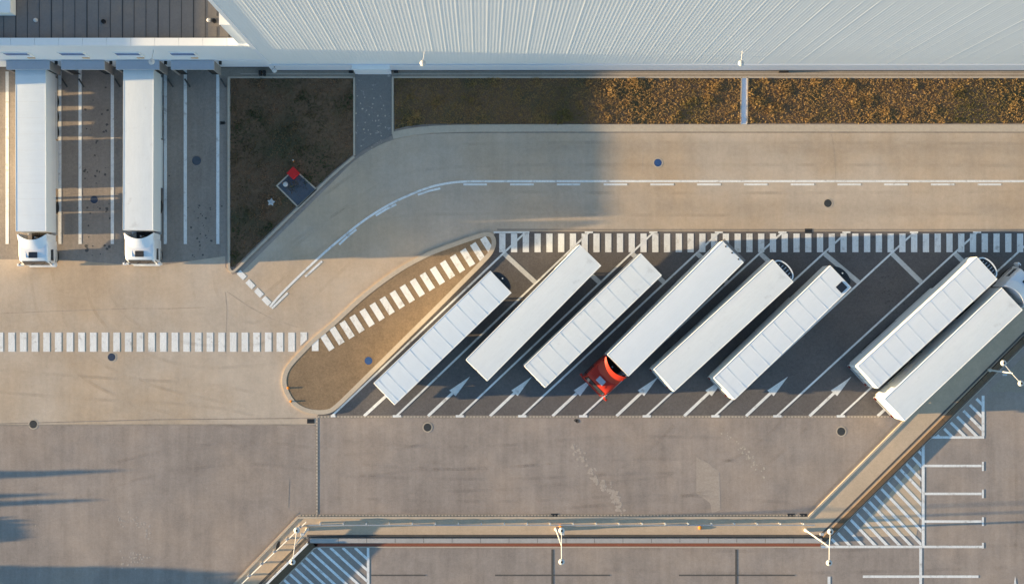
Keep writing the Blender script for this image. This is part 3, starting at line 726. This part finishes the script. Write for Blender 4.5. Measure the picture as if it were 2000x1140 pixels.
MB().box(px0 - .06, px1 + .06, yf - .06, YW - .071, 2.9, 3.02).build('canopy', M['coping'], p, fix=True)
MB().box(px0 + .2, px1 - .2, yf - .03, yf - .002, .05, 2.6).build('door', M['wallclad'], p, fix=True)
for q in (px0 - .55, px1 + .25): MB().box(q, q + .35, YW - .3, YW - .11, .1, .45).build('wall_vent', M['tyre'], hall, fix=True)
for px in (515, 507): xx = G(px, 0)[0]; MB().box(xx, xx + .2, YW - .5, YW - .11, 0, .6).build('meter_box', M['tyre'], hall, fix=True)
q = G(1520, 0)[0]; MB().box(q, q + .8, YW - .25, YW - .11, .05, .4).build('wall_vent', M['tyre'], hall, fix=True)
wall_lamp(826, hall, YW - .02); wall_lamp(1447, hall, YW - .02)
lx, ly = G(541, 142, 1); lb = MB().lathe([(.12, 0), (.2, .04), (.22, .14), (.12, .24), (.02, .27)], 14).build('floodlight', M['lampwhite'], hall, True, fix=True); lb.location = (lx, YW - .42, 2.4)
MB().tube((.0, .02, .1), (.0, .34, .1), .03).build('bracket', M['tyre'], lb, fix=True)

# ------------------------------------------------------------------ lorries and trailers
WB = 2.55; LB = 13.5
cache = {}
def wheel_meshes(r, wdt):
    k = (r, wdt)
    if k not in cache:
        t = MB().loft([[(r * f * math.cos(a), y, r * f * math.sin(a)) for a in [2 * math.pi * i / 22 for i in range(22)]] for f, y in ((.6, -wdt / 2), (.94, -wdt / 2), (1, -wdt / 2 + .04), (1, wdt / 2 - .04), (.94, wdt / 2), (.6, wdt / 2))]).mesh('wheel', M['tyre'], True, True)
        m = MB().loft([[(r * f * math.cos(a), y, r * f * math.sin(a)) for a in [2 * math.pi * i / 16 for i in range(16)]] for f, y in ((.59, -wdt / 2 + .02), (.55, wdt / 2 - .1), (.2, wdt / 2 - .06), (.18, wdt / 2 - .01))]).mesh('rim', M['steel'], False, True)
        cache[k] = (t, m)
    return cache[k]
def add_wheel(parent, x, y, r=.5, wdt=.4):
    t, m = wheel_meshes(r, wdt); o = link('wheel', t, parent, (x, y, r))
    if y < 0: o.rotation_euler = (0, 0, math.pi)
    link('rim', m, o, (0, 0, 0)); return o
tcount = [0]
def add_trailer(o, top=4.0, seams=True, fridge=None, side='white', hatch=False, marks=False):
    tcount[0] += 1
    hl = LB / 2; hw = WB / 2; z0 = 1.12
    key = ('tr', top, seams, fridge, side, hatch, marks)
    # walls: a hollow-looking box with a rim, the roof sheet set 25 mm below the rim
    mb = MB().box(-hl, hl, -hw, hw, z0, top - .05); mb.build('box', M[side], o, fix=True, bevel=.035)
    rm = MB(); rim = .055
    rm.box(-hl + .01, hl - .01, -hw + .005, -hw + rim, top - .06, top); rm.box(-hl + .01, hl - .01, hw - rim, hw - .005, top - .06, top)
    rm.box(-hl + .01, -hl + rim, -hw + rim, hw - rim, top - .06, top - .002); rm.box(hl - rim, hl - .01, -hw + rim, hw - rim, top - .06, top - .002)
    rm.build('roof_rail', M['white'], o, fix=True, bevel=.012)
    # roof sheet, slightly crowned
    sh = MB(); nx = 20; ny = 8; rr = random.Random(40 + tcount[0])
    g = [[(-hl + rim + (LB - 2 * rim) * i / nx, -hw + rim + (WB - 2 * rim) * j / ny, top - .012 + .010 * math.cos((j / ny - .5) * math.pi) + rr.uniform(-.0008, .0008)) for j in range(ny + 1)] for i in range(nx + 1)]
    for i in range(nx):
        for j in range(ny): sh.quad(g[i][j], g[i + 1][j], g[i + 1][j + 1], g[i][j + 1])
    sh.build('roof_sheet', M[('roofwhite', 'roofcream', 'roofcool')[rr.randint(0, 2)] if side == 'white' else 'roofwhite'], o)
    if seams:
        ms = MB(); k = 10
        for i in range(1, k):
            X = -hl + LB * i / k; ms.box(X - .013, X + .013, -hw + rim, hw - rim, top - .02, top + .003)
        ms.box(-hl + .42, -hl + .44, -hw + rim, hw - rim, top - .02, top + .003)
        ms.build('roof_seams', M['seam'], o, fix=True)
    if hatch: MB().box(hl - .95, hl - .25, -hw + .25, -hw + .95, top - .03, top + .03).build('roof_hatch', M['glass'], o, fix=True, bevel=.02)
    if marks:
        for yy in (-.75, 0, .75): MB().lathe([(.07, 0), (.06, .03)], 10).build('marker_lamp', M['tyre'], o, fix=True).location = (-hl + .14, yy, top + .001)
        MB().box(-hl - .28, -hl - .002, -hw, hw, 3.55, 3.65).build('rear_ledge', M['shelterside'], o, fix=True)
    # rear doors, bumper, chassis
    for sg in (-1, 1):
        d = MB().box(-hl - .045, -hl - .002, sg * .64 - .60, sg * .64 + .60, z0 + .04, top - .16).build('rear_door', M['white'], o, fix=True, bevel=.01)
        mbh = MB()
        for yy in (-.3, .3): mbh.tube((-hl - .07, sg * .64 + yy, z0 + .1), (-hl - .07, sg * .64 + yy, top - .25), .02, n=6)
        mbh.build('lock_rod', M['galv'], d, fix=True)
        MB().box(-hl - .14, -hl - .01, sg * 1.02 - .12, sg * 1.02 + .12, .66, .78).build('tail_light', M['taillight'], o, fix=True)
        MB().box(-hl + 5.6, hl - 3.8, sg * (hw - .08) - .02, sg * (hw - .08) + .02, .16, 1.10).build('side_skirt', M['curtain'], o, fix=True)
        MB().box(-hl + .25, -hl + 1.5, sg * (hw - .1) - .02, sg * (hw - .1) + .02, .3, 1.10).build('rear_skirt', M['curtain'], o, fix=True)
        MB().tube((hl - 3.0, sg * .75, .02), (hl - 3.0, sg * .75, 1.1), .07).build('landing_leg', M['dark'], o, fix=True)
        for k2 in range(3): add_wheel(o, -hl + 2.2 + 1.31 * k2, sg * (hw - .22))
    MB().box(-hl - .10, -hl + .06, -hw + .08, hw - .08, .55, .74).build('bumper', M['galv'], o, fix=True, bevel=.02)
    cm = MB()
    for sg in (-1, 1): cm.box(-hl + .1, hl - .3, sg * .5 - .07, sg * .5 + .07, .82, z0 - .005)
    for k2 in range(9): cm.box(-hl + .5 + k2 * 1.5, -hl + .62 + k2 * 1.5, -hw + .08, hw - .08, .95, z0 - .006)
    cm.build('chassis', M['dark'], o, fix=True)
    for sg in (-1, 1): MB().box(-hl + 1.55, -hl + 5.5, sg * (hw - .22) - .21, sg * (hw - .22) + .21, 1.03, 1.075).build('mudguard', M['dark'], o, fix=True)
    for sg in (-1, 1): MB().box(-hl + 1.55, -hl + 5.5, sg * (hw - .03) - .012, sg * (hw - .03) + .012, .56, 1.10).build('sun_bar_blocker', M['curtain'], o, fix=True)  # added panels that cut down the sun bars passing between the wheels
    if fridge:
        half = 1.02; dep = .55; n = 18
        def arc(rx, ry, x0): return [(x0 + rx * math.sin(math.pi * i / n), -ry * math.cos(math.pi * i / n)) for i in range(n + 1)]
        f = MB().prism(arc(dep, half, hl + .002), 2.0, top - .12).build('fridge_unit', M['dark'], o, fix=True)
        gm = MB()
        for i in range(6): gm.box(hl + .05, hl + .12 + .28 * math.sin(math.pi * (i + .5) / 6), -half * .8 + i * .28, -half * .8 + i * .28 + .06, top - .12, top - .10)
        gm.build('grille', M['galv'] if fridge == 'rim' else M['tyre'], f, fix=True)
        if fridge == 'rim':
            A = arc(dep + .06, half + .05, hl + .002); B = arc(dep - .05, half - .06, hl + .002)
            MB().prism(A + B[::-1], top - .22, top - .06).build('fridge_rim', M['white'], f, fix=True)
        else:
            MB().lathe([(.07, top - .115), (.07, top - .05), (.03, top - .03)], 10, (hl + .28, .1, 0)).build('cap', M['lampwhite'], f, fix=True)
def rrect(x, hw, z0, z1, r, seg=4, top_r=None):
    out = []
    tr = r if top_r is None else top_r
    for cx, cz, a0, rr in ((hw - r, z0 + r, -90, r), (hw - tr, z1 - tr, 0, tr), (-hw + tr, z1 - tr, 90, tr), (-hw + r, z0 + r, 180, r)):
        for i in range(seg + 1):
            a = R(a0 + 90 * i / seg); out.append((x, cx + rr * math.cos(a), cz + rr * math.sin(a)))
    return out
def add_cab(o, paint, hatch_m, top=3.75, gap=.68, drop=0.0):
    P = M[paint]; tp = top; top = top - drop; x0 = LB / 2 + gap; x1 = x0 + 2.05      # rear and front of the cab
    secs = [rrect(x0, 1.21, 1.0, top - .32, .1, top_r=.16), rrect(x0 + .1, 1.24, .7, top - .25, .1, top_r=.2), rrect(x0 + 1.3, 1.24, .55, top - .30, .1, top_r=.2), rrect(x0 + 1.68, 1.22, .5, top - .40, .12, top_r=.24),
            rrect(x0 + 1.76, 1.20, .48, top - .48, .14, top_r=.26), rrect(x1 + .0, 1.17, .45, 2.05, .14, top_r=.2), rrect(x1 + .05, 1.14, .5, 1.55, .14, top_r=.2), rrect(x1 + .10, 1.10, .5, 1.0, .14, top_r=.14)]
    cab = MB().loft(secs).build('cab', P, o, True, True)
    # roof deflector with a concave rear edge
    nu, nv = 16, 8; topg = []; 
    for j in range(nv + 1):
        v = j / nv; row = []
        for i in range(nu + 1):
            uu = -1 + 2 * i / nu
            xr = x0 + .02 - .48 * uu * uu * (1 if abs(uu) < .95 else 1.0); xf = x0 + 1.0 - .2 * uu * uu
            x = xf + (xr - xf) * v; yy = uu * (1.12 + .10 * v)
            z = top - .33 + (.55 + drop) * v ** 1.3 - .10 * abs(uu) ** 6
            row.append((x, yy, z))
        topg.append(row)
    d = MB()
    for j in range(nv):
        for i in range(nu):
            d.quad(topg[j][i], topg[j][i + 1], topg[j + 1][i + 1], topg[j + 1][i])
            lo = lambda p: (p[0], p[1], p[2] - .06)
            d.quad(lo(topg[j][i]), lo(topg[j + 1][i]), lo(topg[j + 1][i + 1]), lo(topg[j][i + 1]))
    for j in range(nv):
        for i in (0, nu): d.quad(topg[j][i], topg[j + 1][i], lo(topg[j + 1][i]), lo(topg[j][i]))
    for i in range(nu):
        for j in (0, nv): d.quad(topg[j][i], topg[j][i + 1], lo(topg[j][i + 1]), lo(topg[j][i]))
    d.build('roof_deflector', P, o, True, True)
    for sg in (-1, 1):
        # side fairing running back behind the cab
        f = MB(); prof = [(x0 + .02, 1.0), (x0 - .45, 1.0), (x0 - .52, tp - .2), (x0 + .02, tp - .1)]
        yb = sg * 1.17; f.loft([[(x, yb, z) for x, z in prof], [(x, yb + sg * .05, z) for x, z in prof]]).build('side_fairing', P, o, fix=True)
        MB().loft([[(x0 + .75, sg * 1.238, 1.85), (x0 + 1.72, sg * 1.235, 1.75), (x0 + 1.70, sg * 1.232, 2.55), (x0 + .8, sg * 1.238, 2.6)], [(x0 + .75, sg * 1.25, 1.85), (x0 + 1.72, sg * 1.247, 1.75), (x0 + 1.70, sg * 1.244, 2.55), (x0 + .8, sg * 1.25, 2.6)]]).build('side_window', M['glass'], cab, fix=True)
        m = MB().tube((x1 - .25, sg * 1.16, 2.75), (x1 + .02, sg * 1.42, 2.72), .035).build('mirror_arm', M['dark'], o, fix=True)
        MB().box(x1 - .08, x1 + .12, sg * 1.42 - .15, sg * 1.42 + .15, 1.75, 2.72).build('mirror', P if paint == 'cabred' else M['cabwhite'], m, fix=True, bevel=.04)
        MB().box(x1 + .05, x1 + .10, sg * .92 - .16, sg * .92 + .16, .75, 1.0).build('headlight', M['lampwhite'], cab, fix=True)
        MB().box(x0 - 2.3, x0 - .5, sg * 1.0 - .2, sg * 1.0 + .2, .28, 1.0).build('fuel_tank', M['steel'], o, fix=True, bevel=.06)
        add_wheel(o, x1 - .75, sg * 1.05, .5, .32); add_wheel(o, x0 - 2.9, sg * .98, .5, .5)
        MB().box(x1 - 1.3, x1 - .2, sg * 1.235 - .02, sg * 1.235 + .02, 1.0, 1.08).build('wheel_arch', M['dark'], cab, fix=True)
    xa, za, xb, zb = x0 + 1.78, top - .52, x1 - .03, 2.16
    MB().loft([[(xa, -.98, za), (xa, .98, za), (xb, 1.06, zb), (xb, -1.06, zb)], [(xa + .05, -.98, za + .035), (xa + .05, .98, za + .035), (xb + .05, 1.06, zb + .035), (xb + .05, -1.06, zb + .035)]]).build('windscreen', M['glass'], cab, fix=True)
    wp = MB()
    for yy in (-.5, .35): wp.tube((xb + .06, yy, zb + .04), (xb - .05, yy + .45, zb + .62), .018, n=6)
    wp.build('wiper', M['tyre'], cab, fix=True)
    MB().box(x1 - .02, x1 + .16, -1.14, 1.14, .42, .72).build('front_bumper', P, cab, fix=True, bevel=.05)
    rl = MB()
    for yy in (-.62, .62): rl.box(x0 + .75, x0 + 1.5, yy - .012, yy + .012, top - .34, top - .285)
    rl.build('roof_ridges', P, cab, fix=True)
    MB().box(x0 + 1.02, x0 + 1.52, -.36, .36, top - .34, top - .21).build('roof_hatch', M[hatch_m], o, fix=True, bevel=.03)
    fm = MB()
    for sg in (-1, 1): fm.box(x0 - 3.9, x0 + .3, sg * .42 - .06, sg * .42 + .06, .7, .98)
    fm.box(x0 - 1.0, x0 - .1, -.8, .8, .98, 1.06); fm.build('tractor_frame', M['dark'], o, fix=True)
    MB().tube((x0 - .25, -.1, 1.0), (x0 - .25, -.1, 2.6), .07).build('exhaust_stack', M['steel'], o, fix=True)
    hb = MB()
    for i in range(3): hb.tube((x0 - .2, -.3 + i * .18, 2.1), (x0 - .75, -.25 + i * .16, 1.7), .025, n=6)
    hb.build('air_hoses', M['orange'] if False else M['tyre'], o, fix=True)
def place(rear, front, z=4.0):
    a = Vector(G(rear[0], rear[1], z)); c = Vector(G(front[0], front[1], z)); d = (c - a).normalized(); m = (a + c) / 2
    return (m.x, m.y, .012), math.atan2(d.y, d.x)
mid = lambda a, c: ((a[0] + c[0]) / 2, (a[1] + c[1]) / 2)
TR = [  # rear pair, front pair (roof corners), options
    (((730, 745), (773, 791)), ((957, 529), (998, 573)), dict(seams=True, fridge='dark'), 'leftmost parked white trailer with roof seams and dark fridge nose beside the island'),
    (((909, 702), (952, 745)), ((1132, 477), (1176, 517)), dict(seams=False), 'smooth roofed white trailer, second from the left in the bays'),
    (((1023, 714), (1065, 758)), ((1252, 494), (1294, 537)), dict(seams=True), 'white trailer with roof seams standing just left of the red cab'),
    (((1275, 722), (1317, 765)), ((1511, 506), (1552, 549)), dict(seams=False, fridge='rim'), 'smooth roofed white trailer with white rimmed fridge nose right of the red lorry'),
    (((1394, 737), (1435, 781)), ((1622, 517), (1664, 562)), dict(seams=True, fridge='dark', hatch=True), 'white trailer with a square black roof hatch beside the empty bay'),
    (((1675, 715), (1717, 756)), ((1909, 506), (1946, 542)), dict(seams=True, fridge='rim'), 'seamed white trailer right of the empty bay, touching its neighbour at the right edge')]
for (r0, r1), (f0, f1), opt, lab in TR:
    loc, rz = place(mid(r0, r1), mid(f0, f1)); o = thing('semi_trailer', lab, 'trailer', loc, rz, 'trailers parked in the slanting bays'); add_trailer(o, **opt)
def lorry(r, f, lab, paint, hm, opt, group=None, **kw):
    loc, rz = place(r, f); o = thing('articulated_lorry', lab, 'lorry', loc, rz, group); add_trailer(o, **opt); add_cab(o, paint, hm, **kw)
lorry(mid((1413, 471), (1450, 513)), mid((1186, 693), (1229, 733)), 'red cabbed lorry with smooth white trailer in the slanting bays', 'cabred', 'shelter', dict(seams=False, marks=True), top=3.75, gap=.62, drop=.42)
lorry(mid((1726, 781), (1767, 821)), mid((1960, 562), (1997, 603)), 'white lorry at the far right whose cab is cut by the picture edge', 'cabwhite', 'glass', dict(seams=False, side='white'))
lorry((59.5, 137), (60.5, 450.5), 'leftmost white lorry backed onto the dock, roof with seams', 'cabwhite', 'glass', dict(seams=True), 'lorries backed onto the dock')
lorry((270.5, 137), (269.5, 446), 'smooth roofed white lorry backed onto the dock next to the lawn', 'cabwhite', 'dark', dict(seams=False), 'lorries backed onto the dock')

# ------------------------------------------------------------------ trees beyond the left edge
def tree(px, py, hgt, rad, label, cone, seed, name):
    x, y = G(px, py); o = thing(name, label, 'tree', (x, y, 0), 0, 'trees beyond the left edge'); rn = random.Random(seed)
    tm = MB().tube((0, 0, 0), (rn.uniform(-.1, .1), rn.uniform(-.1, .1), hgt * .75), .09 + hgt * .012, .03, 8)
    for _ in range(6):
        a = rn.uniform(0, 6.28); zz = hgt * rn.uniform(.3, .7); tm.tube((0, 0, zz), (math.cos(a) * rad * .6, math.sin(a) * rad * .6, zz + hgt * .12), .035, .012, 6)
    tm.build('trunk', M['bark'], o, fix=True)
    lm = MB(); n = int((900 if cone else 1500) * max(1, rad * hgt / 5))
    lobes = [(rn.uniform(-.5, .5) * rad, rn.uniform(-.5, .5) * rad, rn.uniform(.35, .8) * hgt, rn.uniform(.4, .65) * rad) for _ in range(9)]
    for _ in range(n):
        a = rn.uniform(0, 6.28)
        if cone:
            zf = rn.random() ** 1.2; r = rad * (1 - zf) ** .8 * rn.uniform(.4, 1.05); p = (r * math.cos(a), r * math.sin(a), .3 + zf * (hgt - .3))
        else:
            c = rn.choice(lobes); v = Vector((rn.gauss(0, 1), rn.gauss(0, 1), rn.gauss(0, 1))).normalized() * c[3] * rn.uniform(.5, 1.1); p = (c[0] + v.x, c[1] + v.y, min(hgt, c[2] + v.z * 1.1))
        s = rn.uniform(.07, .16) * (1 if cone else 1.5); q = Vector((rn.gauss(0, 1), rn.gauss(0, 1), rn.gauss(0, 1))).normalized(); e = q.orthogonal().normalized(); g = q.cross(e)
        P = Vector(p); lm.quad(P - e * s, P - g * s * .6, P + e * s, P + g * s * .6)
    lm.build('crown', M['leaf'], o)
tree(-610, 949, 3.85, .9, 'slim conifer that casts the uppermost narrow shadow at the left edge', True, 1, 'conifer_tree')
tree(-655, 992, 3.4, .75, 'slim conifer that casts the short upper prong of the forked shadow', True, 2, 'conifer_tree')
tree(-560, 1003, 3.4, .75, 'slim conifer that casts the longer prong of the forked shadow', True, 3, 'conifer_tree')
tree(-430, 1050, 2.1, 1.2, 'round bush that casts the short broad shadow at the left edge', False, 4, 'round_bush')
for i, (px, py, hgt, rad) in enumerate(((-600, 1144, 3.3, 1.3), (-640, 1168, 4.3, 1.7), (-560, 1150, 4.75, .75), (-760, 1150, 4.4, 1.1), (-560, 1200, 6.4, 1.5), (-700, 1178, 5.4, 1.5), (-500, 1190, 4.6, 1.5), (-620, 1215, 5.2, 1.9), (-450, 1151, 4.45, 1.0))):
    tree(px, py, hgt, rad, 'squat broadleaf tree, %s in the clump below the left corner' % ('nearest the yard', 'second from the yard', 'slimmest', 'farthest left', 'tallest', 'leaning towards the middle', 'nearest the picture', 'widest', 'standing alone in front')[i], False, 20 + i, 'broadleaf_tree')
